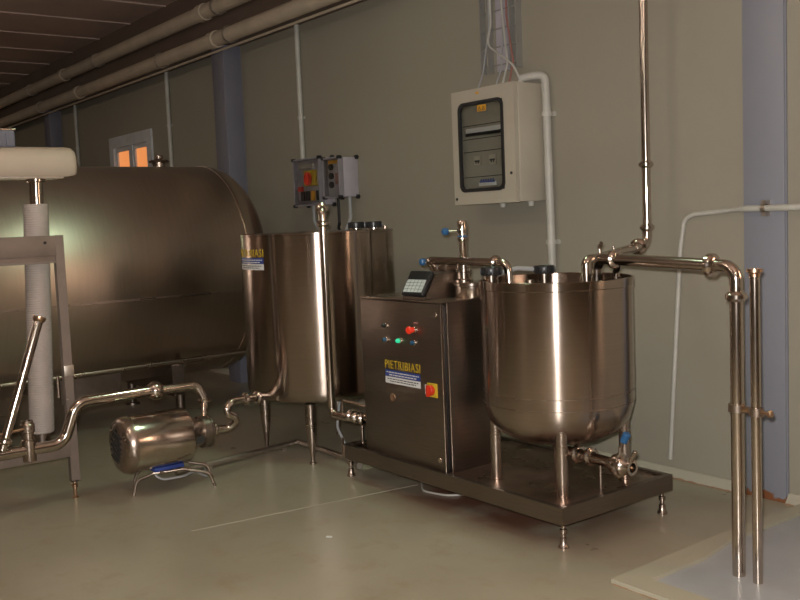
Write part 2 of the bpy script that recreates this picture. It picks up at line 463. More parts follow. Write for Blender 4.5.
# ------------------------------------------------------------------ electrical panel
PX0, PX1, PZ0, PZ1, PY = -4.71, -4.13, 1.575, 2.29, 4.046
t = thing('electrical_panel', ((PX0+PX1)/2, W, PZ0), 'beige wall electrical panel with dark-framed clear window in its door', 'electrical panel')
mb = MB(); mb.box(PX0+.006, PX1, PY+.032, W-.0004, PZ0, PZ1, .006); obj('enclosure', mb, 'panel', t)
mb = MB(); wx0, wx1, wz0, wz1 = -4.64, -4.238, 1.658, 2.208
DX1 = PX1-.008
mb.frame([(PX0, PZ0-.003), (DX1, PZ0-.003), (DX1, PZ1+.003), (PX0, PZ1+.003)] , [(wx0, wz0), (wx1, wz0), (wx1, wz1), (wx0, wz1)], 'y', PY, PY+.028)
door = obj('panel_door', mb, 'panel', t)
mb = MB(); mb.frame(rrect(wx0-.008, wx1+.008, wz0-.008, wz1+.008, .05), rrect(wx0+.014, wx1-.014, wz0+.014, wz1-.014, .035), 'y', PY-.006, PY+.012)
obj('window_gasket', mb, 'black', door, label='black rounded rubber frame of the door window')
mb = MB(); mb.prism(rrect(wx0+.01, wx1-.01, wz0+.01, wz1-.01, .03), 'y', PY+.002, PY+.005); obj('window_pane', mb, 'glass', door)
mb = MB(); mb.box(PX0+.03, PX1-.03, PY+.0285, PY+.033, PZ0+.03, PZ1-.03); inner = obj('cover_plate', mb, 'inner', t)
for (a, b, z0, z1, nm, mt) in ((-4.598, -4.262, 2.006, 2.052, 'breaker_strip', 'white_print'), ):
    mb = MB(); mb.box(a, b, PY+.016, PY+.029, z0, z1, .002); st = obj(nm, mb, mt, inner)
    mb = MB(); n = 18
    for k in range(n):
        xx = a+(k+.5)*(b-a)/n; mb.box(xx-.007, xx+.007, PY+.011, PY+.0165, z0-.004, z0+.016)
    obj('breaker_toggles', mb, 'black', st)
for z in (2.07, 1.985, 1.905, 1.745):
    mb = MB(); mb.box(PX0+.075, PX1-.115, PY+.0265, PY+.029, z-.0025, z+.0025); obj('plate_seam', mb, 'dark', inner)
for xx in (-4.503, -4.362):
    mb = MB(); mb.box(xx-.03, xx+.032, PY+.020, PY+.029, 1.818, 1.876, .002); sw = obj('socket_plate', mb, 'panel', inner)
    mb = MB(); mb.box(xx-.022, xx+.024, PY+.018, PY+.0205, 1.838, 1.849); mb.box(xx-.012, xx-.004, PY+.018, PY+.0205, 1.828, 1.84); mb.box(xx+.008, xx+.016, PY+.018, PY+.0205, 1.828, 1.84)
    obj('socket_slot', mb, 'black', sw)
mb = MB(); mb.box(-4.497, -4.335, PY+.025, PY+.029, 1.685, 1.712); lb = obj('rating_label', mb, 'white_print', inner)
mb = MB(); mb.box(-4.49, -4.35, PY+.0235, PY+.0255, 1.706, 1.716)
for k in range(6): mb.box(-4.48+k*.022, -4.468+k*.022, PY+.0235, PY+.0255, 1.716, 1.728)
obj('label_print', mb, 'blue', lb)
# warning stickers: yellow with a black triangle and bolt
mb = MB(); mb.box(-4.465, -4.385, PY-.0, PY+.0022, 2.148, 2.188); ws = obj('warning_sticker', mb, 'orange_sticker', door)
mb = MB()
for cx in (-4.445, -4.408):
    mb.frame([(cx-.015, 2.154), (cx+.015, 2.154), (cx, 2.182)], [(cx-.008, 2.158), (cx+.008, 2.158), (cx, 2.173)], 'y', PY-.001, PY+.001)
obj('warning_triangle', mb, 'black', ws)
mb = MB(); mb.box(-4.475, -4.447, PY-.0008, PY+.001, 2.258, 2.272); obj('warning_sticker', mb, 'orange_sticker', door)
for (xx, zz) in ((-4.685, 1.61), (-4.175, 1.75)):
    mb = MB(); mb.cyl((xx, PY-.004, zz), (xx, PY+.002, zz), .009); obj('door_lock', mb, 'dark', door)
for xx in (-4.42, -4.17):
    mb = MB(); mb.cyl((xx, 4.2, PZ0+.002), (xx, 4.2, PZ0-.03), .022, .016); obj('cable_gland', mb, 'white_plastic', t)
for xx in (-4.62, -4.56, -4.45, -4.39, -4.33, -4.23):
    mb = MB(); mb.cyl((xx, 4.2, PZ1-.002), (xx, 4.2, PZ1+.03), .022, .016); obj('cable_gland', mb, 'white_plastic', t)

# cable ladder to the ceiling
t = thing('cable_ladder', (-4.52, W-.03, 2.45), 'grey wire cable ladder rising above the electrical panel', 'cable tray')
for xx in (-4.66, -4.59, -4.39, -4.33):
    mb = MB(); mb.box(xx-.004, xx+.004, W-.05, W-.0004, 2.42, 3.163); obj('stringer', mb, 'ladder', t)
mb = MB(); mb.box(-4.54, -4.44, W-.02, W-.0004, 2.42, 3.163); obj('back_plate', mb, 'lilac', t)
z = 2.46
while z < 3.13:
    mb = MB(); mb.box(-4.665, -4.325, W-.028, W-.020, z-.004, z+.004); obj('rung', mb, 'ladder', t); z += .115
def cable(name, pts, r, mat, label, cat='cable', group=None, bend=.06):
    mb = MB(); mb.tube(pts, r, bend, 8); return tag(obj(name, mb, mat), label, cat, group)
cable('power_cable', [(-4.545, W-.06, 3.163), (-4.545, W-.06, 2.72), (-4.53, 4.21, 2.58), (-4.28, 4.19, 2.42), (-4.23, 4.2, 2.315)], .007, 'white_plastic', 'pale cable crossing from the ladder to the right gland of the panel', bend=.1)
cable('power_cable', [(-4.57, W-.045, 3.163), (-4.58, W-.045, 2.7), (-4.61, 4.24, 2.42), (-4.62, 4.2, 2.315)], .006, 'grey_cable', 'grey cable entering the left end of the panel top', bend=.1)
cable('power_cable', [(-4.49, W-.045, 3.163), (-4.47, W-.045, 3.0), (-4.45, W-.045, 2.75), (-4.38, 4.24, 2.45), (-4.39, 4.2, 2.315)], .007, 'white_plastic', 'pale cable down the middle of the ladder to the panel top', bend=.1)
cable('power_cable', [(-4.42, W-.04, 3.163), (-4.42, W-.04, 2.75), (-4.33, 4.24, 2.45), (-4.33, 4.2, 2.315)], .006, 'red_wire', 'reddish cable down the right side of the ladder to the panel top', bend=.1)
cable('power_cable', [(-4.47, W-.035, 3.163), (-4.46, W-.035, 2.7), (-4.44, 4.24, 2.42), (-4.45, 4.2, 2.315)], .006, 'grey_cable', 'grey cable behind the pale one at the middle of the ladder', bend=.1)

# white conduit bending round the panel
t = thing('panel_conduit', (-4.09, W-.04, 1.0), 'thick white conduit bending out of the panel top and down its right side', 'conduit')
mb = MB(); mb.tube([(-4.24, 4.21, 2.33), (-4.17, 4.24, 2.338), (-4.105, 4.285, 2.338), (-4.10, 4.285, 2.2), (-4.07, 4.285, .02)], .026, .09, 16); obj('conduit_tube', mb, 'white_plastic', t)
for z in (2.1, 1.32, .6):
    xx = -4.10+(2.2-z)*.0138
    mb = MB(); mb.cyl((xx, 4.285, z-.014), (xx, 4.285, z+.014), .034); mb.box(xx-.05, xx+.05, W-.012, W-.0004, z-.014, z+.014); obj('clip', mb, 'white_plastic', t)

# thin conduit at the right
t = thing('thin_conduit', (-3.24, W-.02, .1), 'thin white conduit climbing the wall and crossing the blue column', 'conduit')
mb = MB(); mb.tube([(-3.245, W-.014, .1), (-3.158, W-.014, 1.27), (-3.13, W-.014, 1.435), (-3.07, W-.014, 1.46), (-2.84, W-.016, 1.475), (-2.74, 4.265, 1.48), (-2.1, 4.265, 1.475), (-.6, 4.265, 1.475)], .0125, .06, 12); obj('conduit_tube', mb, 'white_plastic', t)
mb = MB(); mb.tube([(-2.765, 4.275, 1.479), (-2.74, 4.265, 1.48), (-2.1, 4.265, 1.475), (-.6, 4.265, 1.475)], .0165, .06, 12); obj('conduit_sleeve', mb, 'white_plastic', t)
mb = MB(); mb.cyl((-3.166, W-.016, 1.17), (-3.164, W-.016, 1.20), .0155); obj('coupling', mb, 'white_plastic', t)
mb = MB(); mb.cyl((-2.645, 4.265, 1.479), (-2.62, 4.265, 1.479), .022); mb.box(-2.645, -2.62, 4.257, 4.2985, 1.44, 1.518); obj('pipe_clip', mb, 'dull_steel', t)

# two boxes on the wall
def wall_box(x0, x1, z0, z1, y0, label):
    t = thing('junction_box', ((x0+x1)/2, W, z0), label, 'junction box')
    mb = MB(); mb.box(x0, x1, y0+.045, W-.0004, z0, z1, .006); obj('box_body', mb, 'lilac', t)
    mb = MB(); mb.frame([(x0-.004, z0-.004), (x1+.004, z0-.004), (x1+.004, z1+.004), (x0-.004, z1+.004)],
                        [(x0+.009, z0+.009), (x1-.009, z0+.009), (x1-.009, z1-.009), (x0+.009, z1-.009)], 'y', y0, y0+.045)
    obj('lid_frame', mb, 'lilac_dark', t)
    mb = MB(); mb.box(x0+.012, x1-.012, y0+.003, y0+.007, z0+.012, z1-.012); obj('clear_lid', mb, 'glass', t)
    for xx in (x0, x1):
        for zz in (z0, z1):
            mb = MB(); mb.cyl((xx, y0-.008, zz), (xx, y0+.03, zz), .014, bev=.003); obj('lid_screw', mb, 'black', t)
            mb = MB(); mb.cyl((xx, W-.03, zz), (xx, W-.0004, zz), .017, bev=.003); obj('wall_lug', mb, 'black', t)
    return t
y0 = 4.167
t = wall_box(-6.93, -6.53, 1.64, 2.025, y0, 'left one of two clear-lidded wall boxes with a red and yellow switch')
q = y0+.044
mb = MB(); mb.box(-6.80, -6.62, q-.022, q+.004, 1.80, 1.93, .004); sp = obj('switch_plate', mb, 'yellow', t)
mb = MB(); mb.cyl((-6.72, q-.04, 1.86), (-6.72, q-.02, 1.86), .055, bev=.005); mb.box(-6.735, -6.705, q-.046, q-.03, 1.81, 1.91); obj('switch_knob', mb, 'red', sp)
mb = MB(); mb.box(-6.86, -6.66, q-.02, q+.004, 1.95, 1.985); obj('terminal_strip', mb, 'panel', t)
for k, xx in enumerate((-6.84, -6.76, -6.68, -6.6)):
    mb = MB(); mb.box(xx-.02, xx+.022, q-.02, q+.004, 1.68, 1.76, .003); obj('contactor', mb, ('dark', 'dark', 'orange_sticker', 'dark')[k], t)
mb = MB(); mb.box(-6.9, -6.84, q-.02, q+.004, 1.76, 1.80); obj('fuse_holder', mb, 'red', t)
y1 = 4.13
t = wall_box(-6.41, -6.185, 1.69, 2.0, y1, 'right one of two clear-lidded wall boxes, with small dark meters inside')
q = y1+.044
for zz in (1.93, 1.86, 1.79):
    mb = MB(); mb.cyl((-6.34, q-.02, zz), (-6.34, q+.003, zz), .026, bev=.004); obj('dark_meter', mb, 'black', t)
mb = MB(); mb.box(-6.37, -6.22, q-.012, q+.003, 1.955, 1.98); obj('terminal_strip', mb, 'orange_sticker', t)
mb = MB(); mb.box(-6.27, -6.2, q-.02, q+.004, 1.79, 1.88, .003); obj('relay', mb, 'red_wire', t)
cable('box_cable', [(-6.76, 4.25, 1.642), (-6.76, 4.25, 1.50), (-6.66, 4.24, 1.42), (-6.6, W-.0145, 1.3), (-6.6, W-.0145, .002)], .014, 'grey_cable', 'grey cable looping down from the left wall box', bend=.08)
cable('box_cable', [(-6.22, 4.25, 1.692), (-6.22, 4.25, 1.52), (-6.27, 4.22, 1.40), (-6.3, W-.0145, 1.3), (-6.3, W-.0145, .002)], .014, 'grey_cable', 'grey cable hanging from the right wall box', bend=.08)
cable('box_cable', [(-6.34, 4.22, 1.692), (-6.34, 4.22, 1.47), (-6.40, 4.25, 1.45), (-6.45, W-.0125, 1.40), (-6.45, W-.0125, .002)], .012, 'black', 'black cable hooking under the right wall box', bend=.04)

# ------------------------------------------------------------------ storage tank on its side
TX, TR_, TZ = -7.35, .85, 1.15
t = thing('storage_tank', (TX, 1.4, 0), 'huge horizontal stainless milk tank at the left, in front of the lit window', 'tank')
prof = [(0, -1.02), (.25, -1.01), (.5, -.96), (.7, -.88), (.8, -.80), (.84, -.72), (TR_, -.64)]
body = [(TR_, -.62), (TR_, 3.50)]
end = [(.845, 3.56), (.825, 3.62), (.77, 3.69), (.66, 3.74), (.48, 3.78), (.25, 3.80), (0, 3.805)]
mb = MB(); m = Matrix.Translation((TX, 0, TZ)) @ Matrix.Rotation(R(-90), 4, 'X')
mb.lathe(prof+body+end, m, 96); shell = obj('tank_shell', mb, 'htank_steel', t)
mb = MB(); mb.lathe([(TR_-.005, 3.49), (TR_+.006, 3.492), (TR_+.006, 3.508), (TR_-.005, 3.51)], m, 96); obj('end_seam', mb, 'htank_steel', shell)
mb = MB(); a = math.asin((1.0-TZ)/TR_); mb.box(TX+TR_*math.cos(a)-.006, TX+TR_*math.cos(a)+.003, -.6, 3.49, 1.0-.008, 1.0+.008); obj('long_seam', mb, 'steel', shell)
mb = MB(); mb.tube([(-6.75, -.5, .462), (-6.75, 3.56, .485)], .022, 0, 12)
for yy in (-.3, .8, 1.9, 3.0): mb.box(-6.9, -6.74, yy-.02, yy+.02, .44, .47)
obj('side_rail', mb, 'steel', t)
for yy in (.1, 1.55, 3.0):
    mb = MB(); pts = []
    for k in range(13):
        an = R(-125+70*k/12); pts.append((TX+(TR_+.002)*math.cos(an), TZ+(TR_+.002)*math.sin(an)))
    mb.prism(pts+[(TX+.5, .2), (TX-.5, .2)], 'y', yy-.05, yy+.05); obj('saddle', mb, 'dark_steel', t)
    for xx in (TX-.5, TX+.5):
        mb = MB(); mb.cyl((xx, yy, 0), (xx, yy, .02), .06); mb.cyl((xx, yy, .02), (xx, yy, .21), .035); obj('leg', mb, 'dark_steel', t)
mb = MB(); mb.box(-6.90, -6.88, 2.1, 2.55, .25, .46); obj('skirt_plate', mb, 'dark_steel', t)
# lid on the top
mb = MB(); mb.cyl((TX, 3.16, TZ+TR_-.02), (TX, 3.16, TZ+TR_+.035), .05); mb.cyl((TX, 3.16, TZ+TR_+.035), (TX, 3.16, TZ+TR_+.055), .085, .08, bev=.008)
mb.cyl((TX, 3.16, TZ+TR_+.06), (TX, 3.16, TZ+TR_+.095), .035, bev=.006)
obj('vent_cap', mb, 'steel', t)

# ------------------------------------------------------------------ upright tank in the middle
CX, CY, CR = -5.255, 3.316, .496
t = thing('upright_tank', (CX, CY, 0), 'tall closed stainless upright tank with yellow lettering at its left edge', 'tank')
mb = MB(); m = Matrix.Translation((CX, CY, 0))
mb.lathe([(0, .372), (.25, .375), (.42, .385), (.47, .398), (.486, .42), (CR, .45), (CR, 1.424), (CR+.004, 1.426), (CR+.004, 1.437), (CR-.01, 1.44), (0, 1.446)], m, 96)
shell = obj('tank_shell', mb, 'tank_steel', t)
for i, (dx, dy) in enumerate(((.29, -.29), (-.29, -.29), (-.29, .29), (.29, .29))):
    mb = MB(); mb.lathe([(0, 0), (.022, 0), (.022, .012), (.013, .016), (.013, .04), (.016, .06), (.034, .22), (.036, .38), (0, .385)], Matrix.Translation((CX+dx, CY+dy, 0)), 20)
    obj('leg', mb, 'steel', t)
mb = MB(); mb.lathe([(0, 0), (.012, 0), (.012, .02), (.006, .025), (0, .03)], Matrix.Translation((-4.79, 3.53, 1.4395)), 12); obj('lid_stud', mb, 'steel', t)
def screwcap(px, py, pz, label, parent_thing_label, hn=.035):
    t2 = thing('screw_cap', (px, py, pz), label, 'cap', None)
    mb = MB(); mb.lathe([(0, 0), (.036, 0), (.036, hn), (0, hn)], Matrix.Translation((px, py, pz)), 24); obj('neck', mb, 'pipe_steel', t2)
    mb = MB()
    prof = [(0, hn-.004), (.05, hn-.004), (.053, hn), (.053, hn+.03), (.05, hn+.036), (.034, hn+.036), (.03, hn+.032), (0, hn+.032)]
    mb.lathe(prof, Matrix.Translation((px, py, pz)), 32)
    for k in range(20):
        a = 2*PI*k/20; mb.box(-.003, .003, .051, .056, hn+.002, hn+.03, mat=Matrix.Translation((px, py, pz)) @ Matrix.Rotation(a, 4, 'Z'))
    obj('cap_grip', mb, 'black', t2)
screwcap(-5.02, 3.47, 1.4435, 'black screw cap on the upright tank, the left of its two', '', .012)
screwcap(-4.87, 3.50, 1.4425, 'black screw cap on the upright tank, the right of its two nearest the rim', '', .012)

def print_block(parent, place, blue_first=True, glyph_w=.31):
    """yellow name above a blue band and a white band with small lines of print; place(me) moves a flat mesh (x right, y up) into position"""
    out = []
    def part(name, me, mat, d, par):
        place(me, d); me.materials.clear(); me.materials.append(M[mat])
        return obj(name, me, mat, par)
    me = text_mesh('PIETRIBIASI', .066, glyph_w, 0)
    for v in me.vertices: v.co.y += .082
    part('lettering', me, 'yellow', .0008, parent)
    def flat(x0, x1, y0, y1, n=16):
        b = bmesh.new()
        A = [b.verts.new((x0+(x1-x0)*k/n, y0, 0)) for k in range(n+1)]; B = [b.verts.new((x0+(x1-x0)*k/n, y1, 0)) for k in range(n+1)]
        for k in range(n): b.faces.new((A[k], A[k+1], B[k+1], B[k]))
        return b
    def mesh(b, nm):
        me = bpy.data.meshes.new(nm); b.to_mesh(me); b.free(); return me
    blue = part('blue_band', mesh(flat(0, glyph_w, .038, .074), 'blue_band'), 'blue', .0008, parent)
    white = part('white_band', mesh(flat(0, glyph_w, 0, .036), 'white_band'), 'white_print', .0008, parent)
    def line(y, h, x0, x1, seed):
        rnd = random.Random(seed); b = bmesh.new(); x = x0
        while x < x1:
            w = rnd.uniform(.012, .03); e = min(x+w, x1)
            v = [b.verts.new(p) for p in ((x, y, 0), (e, y, 0), (e, y+h, 0), (x, y+h, 0))]; b.faces.new(v); x = e+rnd.uniform(.003, .006)
        return mesh(b, 'print_line')
    part('print_line', line(.058, .006, .012, glyph_w-.012, 1), 'white_print', .0014, blue)
    part('print_line', line(.044, .006, .035, glyph_w-.035, 2), 'white_print', .0014, blue)
    part('print_line', line(.022, .005, .02, glyph_w-.02, 3), 'dark', .0014, white)
    part('print_line', line(.010, .005, .04, glyph_w-.04, 4), 'dark', .0014, white)

def place_curved(me, d):
    for v in me.vertices:
        a = R(-110)+v.co.x/CR; r = CR+d+v.co.z
        v.co = (CX+r*math.cos(a), CY+r*math.sin(a), 1.22+v.co.y)
print_block(shell, place_curved)

# milk pipe over the rim of the upright tank
t = thing('inlet_pipe', (-4.76, 3.05, .35), 'thin stainless pipe down the front of the upright tank, hooked over its rim', 'pipe')
px, py = -4.775, 3.06
mb = MB(); mb.tube([(px, py, .42), (px, py, 1.50)], .022, 0, 18); obj('riser', mb, 'pipe_steel', t)
mb = MB(); mb.tube([(px, py, 1.50), (px, py, 1.575), (px-.10, py+.06, 1.575), (px-.13, py+.08, 1.445)], .022, .035, 16); obj('hook', mb, 'pipe_steel', t)
mb = MB(); ferrule(mb, (px-.06, py+.036, 1.575), (-.86, .5, 0), .022, .012, .012); obj('union', mb, 'pipe_steel', t)
mb = MB(); ferrule(mb, (px, py, 1.49), (0, 0, 1), .022, .012, .010); obj('union', mb, 'pipe_steel', t)
mb = MB(); mb.tube([(px, py, .43), (px, py, .335), (-4.64, 3.075, .335), (-4.40, 3.10, .36)], .025, .09, 18); obj('elbow', mb, 'pipe_steel', t)
for xx in (-4.60, -4.54, -4.48):
    mb = MB(); ferrule(mb, (xx, 3.088, .347), (1, .06, .05), .026, .010, .009); obj('union', mb, 'pipe_steel', t)
mb = MB(); mb.cyl((-4.50, 3.09, .35), (-4.50, 3.09, .20), .009); mb.box(-4.53, -4.47, 3.07, 3.11, .199, .205); obj('stay', mb, 'steel', t)
mb = MB(); mb.tube([(-4.68, 3.075, .35), (-4.68, 3.075, .43), (-4.55, 3.09, .425), (-4.45, 3.1, .42)], .008, .02, 8); obj('sample_tube', mb, 'steel', t)

# ------------------------------------------------------------------ the skid
SX0, SX1, SY0, SY1 = -4.585, -2.842, 3.0, 3.785
t = thing('skid_platform', ((SX0+SX1)/2, (SY0+SY1)/2, 0), 'low stainless skid platform carrying the control cabinet and the open tank', 'platform')
mb = MB(); z0, z1 = .115, .195
mb.frame([(SX0, SY0), (SX1, SY0), (SX1, SY1), (SX0, SY1)], [(SX0+.03, SY0+.03), (SX1-.03, SY0+.03), (SX1-.03, SY1-.03), (SX0+.03, SY1-.03)], 'z', z0, z1)
obj('rim_frame', mb, 'sheet', t)
mb = MB(); mb.box(SX0+.028, SX1-.028, SY0+.028, SY1-.028, .165, .185); obj('deck_plate', mb, 'deck', t, label='wet dark deck with brown stains')
for xx in (SX0+.022, SX1-.034):
    for yy in (SY0+.04, SY1-.04):
        mb = MB(); mb.lathe([(0, 0), (.024, 0), (.024, .01), (.017, .018), (.016, .045), (.010, .05), (.010, .065), (.017, .068), (.017, .085), (.010, .088), (.010, .117), (0, .117)], Matrix.Translation((xx, yy, 0)), 18)
        obj('foot', mb, 'steel', t)
mb = MB(); mb.box(SX0+.002, SX0+.02, SY0-.004, SY0, .12, .235); obj('corner_tab', mb, 'steel', t)

# control cabinet
KX0, KX1, KY0, KY1, KZ0, KZ1 = -4.378, -3.66, 3.03, 3.41, .185, 1.068
t = thing('control_cabinet', ((KX0+KX1)/2, (KY0+KY1)/2, KZ0), 'brushed stainless control cabinet with coloured lamps on its door, standing on the skid', 'cabinet')
mb = MB(); mb.box(KX0, KX1, KY0+.036, KY1, KZ0, KZ1, .003); cb = obj('cabinet_body', mb, 'sheet', t)
mb = MB(); mb.cyl((KX1-.002, KY0+.038, KZ0+.002), (KX1-.002, KY0+.038, KZ1-.004), .004, seg=10); obj('corner_edge', mb, 'pipe_steel', cb, label='bright rounded front corner')
mb = MB(); mb.box(KX0+.002, KX1-.012, KY0, KY0+.022, KZ0+.008, KZ1-.008, .004); door = obj('cabinet_door', mb, 'sheet', t)
mb = MB(); mb.box(KX0+.012, KX1-.02, KY0+.02, KY0+.038, KZ0+.018, KZ1-.018); obj('door_seal', mb, 'black', door)
mb = MB(); mb.cyl((KX1-.013, KY0+.003, KZ0+.01), (KX1-.013, KY0+.003, KZ1-.01), .004, seg=10); obj('door_edge', mb, 'pipe_steel', door, label='bright rounded edge of the door')
def lamp(x, z, mat, r=.012, lab=None):
    mb = MB(); mb.cyl((x, KY0+.002, z), (x, KY0-.010, z), r+.006, bev=.002); o = obj('indicator_lamp', mb, 'pipe_steel', door, label=lab)
    mb = MB(); mb.lathe([(r, 0), (r, .012), (r*.7, .02), (0, .023)], Matrix.Translation((x, KY0-.008, z)) @ Matrix.Rotation(R(90), 4, 'X'), 18); obj('lens', mb, mat, o)
lamp(-4.138, .925, 'black', lab='dark unlit lamp'); lamp(-4.138, .848, 'blue_lamp', lab='blue lamp'); lamp(-4.016, .850, 'green_lamp', lab='lit green lamp'); lamp(-3.892, .850, 'blue_lamp', lab='blue lamp')
mb = MB(); mb.cyl((-3.888, KY0+.002, .918), (-3.888, KY0-.012, .918), .02, bev=.002); o = obj('stop_button', mb, 'pipe_steel', door, label='lit red mushroom button')
mb = MB(); mb.lathe([(.014, 0), (.014, .018), (.019, .021), (.021, .028), (.017, .036), (0, .04)], Matrix.Translation((-3.888, KY0-.01, .918)) @ Matrix.Rotation(R(90), 4, 'X'), 24); obj('button_head', mb, 'red_lamp', o)
mb = MB(); mb.box(-3.895, -3.86, KY0-.0015, KY0+.001, .948, .958); obj('red_tag', mb, 'red_wire', door)
def place_door(me, d):
    for v in me.vertices: v.co = (-4.163+v.co.x, KY0-d-v.co.z, .607+v.co.y)
print_block(door, place_door)
mb = MB(); mb.box(-3.795, -3.715, KY0-.006, KY0+.001, .575, .648, .002); o = obj('main_switch', mb, 'yellow', door, label='red switch knob on a yellow plate')
mb = MB(); mb.cyl((-3.755, KY0-.005, .612), (-3.755, KY0-.03, .612), .027, bev=.003); mb.box(-3.765, -3.745, KY0-.04, KY0-.028, .582, .642, .002); obj('switch_knob', mb, 'red', o)
mb = MB(); mb.box(-3.815, -3.796, KY0-.003, KY0+.001, .585, .635); obj('switch_tag', mb, 'white_print', o)
for (xx, zz) in ((-3.71, 1.005), (-3.712, .25)):
    mb = MB(); mb.cyl((xx, KY0+.001, zz), (xx, KY0-.008, zz), .015, bev=.003); obj('door_latch', mb, 'pipe_steel', door)
mb = MB(); mb.cyl((-4.105, KY0+.001, .53), (-4.105, KY0-.003, .53), .022); obj('blank_plug', mb, 'rust_steel', door, label='brown blanking plug')
mb = MB(); mb.box(KX0-.004, KX1-.002, KY0-.002, KY1+.004, KZ1-.003, KZ1+.005, .002); obj('top_sheet', mb, 'steel', t)

# tilted display console
t = thing('display_console', (-3.93, 3.14, KZ1), 'small tilted display with dark bezel on top of the control cabinet', 'display')
ZB = KZ1+.005
mrot = Matrix.Translation((-3.908, 3.105, ZB)) @ Matrix.Rotation(R(5), 4, 'Z')
mb = MB()   # wedge in local y,z, width along x
mb.prism([(-.06, 0), (.20, 0), (.20, .132), (.02, .132), (-.06, .012)], 'x', -.088, .088, mat=mrot); obj('console_case', mb, 'sheet', t)
# slanted local frame on the face from (-.075,.03) to (.045,.165)
sl = Vector((0, .08, .12)); L = sl.length; ang = math.atan2(.12, .08)
fr = mrot @ Matrix.Translation((0, -.06, .012)) @ Matrix.Rotation(ang, 4, 'X')
mb = MB(); mb.box(-.084, .084, .002, L+.006, .001, .026, .01, 3, mat=fr); bez = obj('bezel', mb, 'black', t)
mb = MB(); mb.box(-.070, .070, .018, .092, .024, .028, mat=fr); scr = obj('screen', mb, 'lcd', bez)
mb = MB()
for k in range(3): mb.box(-.067, .067, .035+k*.019, .0365+k*.019, .0275, .0288, mat=fr)
for k in range(4): mb.box(-.042+k*.028, -.0405+k*.028, .020, .090, .0275, .0288, mat=fr)
obj('key_grid', mb, 'dark', scr)

# product valve with blue knobs
t = thing('diverter_valve', (-3.74, 3.32, ZB), 'upright chrome diverter valve with blue knob on the cabinet top', 'valve')
vx, vy = -3.79, 3.30
m = Matrix.Translation((vx+.06, vy, ZB))
mb = MB(); mb.lathe([(0, 0), (.088, 0), (.09, .004), (.09, .062), (.096, .066), (.096, .078), (.085, .082), (0, .082)], m, 36); obj('base_drum', mb, 'pipe_steel', t)
m = Matrix.Translation((vx, vy, ZB+.08))
mb = MB(); mb.lathe([(0, 0), (.05, 0), (.05, .012), (.036, .018), (.036, .05), (.042, .054), (.042, .068), (.036, .072), (.036, .115), (0, .115)], m, 28); obj('neck', mb, 'pipe_steel', t)
mb = MB(); mb.lathe([(0, .11), (.020, .11), (.020, .215), (.023, .219), (.029, .222), (.029, .232), (.025, .236), (.025, .262), (.030, .266), (.030, .276), (.026, .28), (.026, .318), (.023, .324), (0, .324)], m, 28); obj('stem', mb, 'pipe_steel', t)
mb = MB(); mb.cyl((vx, vy, ZB+.318), (vx, vy, ZB+.326), .0275); obj('blue_ring', mb, 'blue_knob', t)
kx, ky, kz = -3.862, 3.25, 1.422
mb = MB(); mb.cyl((vx, vy, kz), (kx, ky, kz), .006); o = obj('knob_rod', mb, 'steel', t)
mb = MB(); mb.lathe([(0, -.02), (.016, -.016), (.022, 0), (.016, .016), (0, .02)], Matrix.Translation((kx-.005, ky-.003, kz)), 20); obj('knob', mb, 'blue_knob', o)

t = thing('outlet_pipe', (-3.7, 3.24, 1.2), 'stainless pipe running level from the cabinet top into the open tank', 'pipe')
mb = MB(); mb.tube([(-4.03, 3.30, 1.21), (-4.03, 3.26, 1.268), (-3.98, 3.245, 1.268), (-3.395, 3.245, 1.262), (-3.38, 3.25, 1.02)], .021, .045, 18); obj('pipe_run', mb, 'pipe_steel', t)
mb = MB(); ferrule(mb, (-3.48, 3.245, 1.263), (1, 0, 0), .021, .012, .010); obj('union', mb, 'pipe_steel', t)
mb = MB(); mb.lathe([(0, 0), (.026, 0), (.026, .04), (.034, .044), (.034, .06), (.026, .064), (.026, .11), (.034, .114), (.034, .13), (.024, .134), (.024, .24), (0, .24)], Matrix.Translation((-4.055, 3.315, 1.225)) @ Matrix.Rotation(R(90), 4, 'Y'), 22)
bv = obj('butterfly_valve', mb, 'steel', t)
mb = MB(); mb.cyl((-4.05, 3.31, 1.235), (-4.10, 3.29, 1.252), .006); obj('knob_rod', mb, 'steel', bv)
mb = MB(); mb.lathe([(0, -.022), (.017, -.016), (.022, 0), (.017, .016), (0, .022)], Matrix.Translation((-4.115, 3.283, 1.256)), 20); obj('knob', mb, 'blue_knob', bv)

# ------------------------------------------------------------------ open tank
OX, OY, OR = -3.2, 3.373, .367
t = thing('open_tank', (OX, OY, .185), 'round open-topped stainless tank on four straight legs at the right of the skid', 'tank')
m = Matrix.Translation((OX, OY, 0))
mb = MB(); mb.lathe([(0, .385), (.12, .388), (.22, .408), (.30, .45), (.342, .50), (.358, .555), (OR, .60), (OR, 1.142), (OR+.004, 1.146), (OR+.004, 1.183), (OR-.002, 1.186), (OR-.006, 1.183),
                     (OR-.006, .62), (.335, .53), (.2, .44), (0, .41)], m, 96)
shell = obj('tank_shell', mb, 'tank_steel', t)
for zz in (.594, .649):
    mb = MB(); rr = OR if zz > .60 else OR-.0005
    mb.lathe([(rr-.004, zz-.003), (rr+.0015, zz-.001), (rr+.0015, zz+.001), (rr-.004, zz+.003)], m, 96); obj('weld_seam', mb, 'steel', shell)
mb = MB()
pts = [(OX+(OR-.006)*math.cos(R(a)), OY+(OR-.006)*math.sin(R(a))) for a in range(105, 290, 5)]
mb.prism(pts, 'z', 1.125, 1.132); obj('half_lid', mb, 'steel', t)
for (dx, dy) in ((.222, -.222), (-.222, -.222), (-.222, .222), (.222, .222)):
    mb = MB(); mb.cyl((OX+dx, OY+dy, .185), (OX+dx, OY+dy, .56), .027); obj('leg', mb, 'steel', t)
screwcap(-3.43, 3.165, 1.132, 'black screw cap near the left rim of the open tank', '', .078)
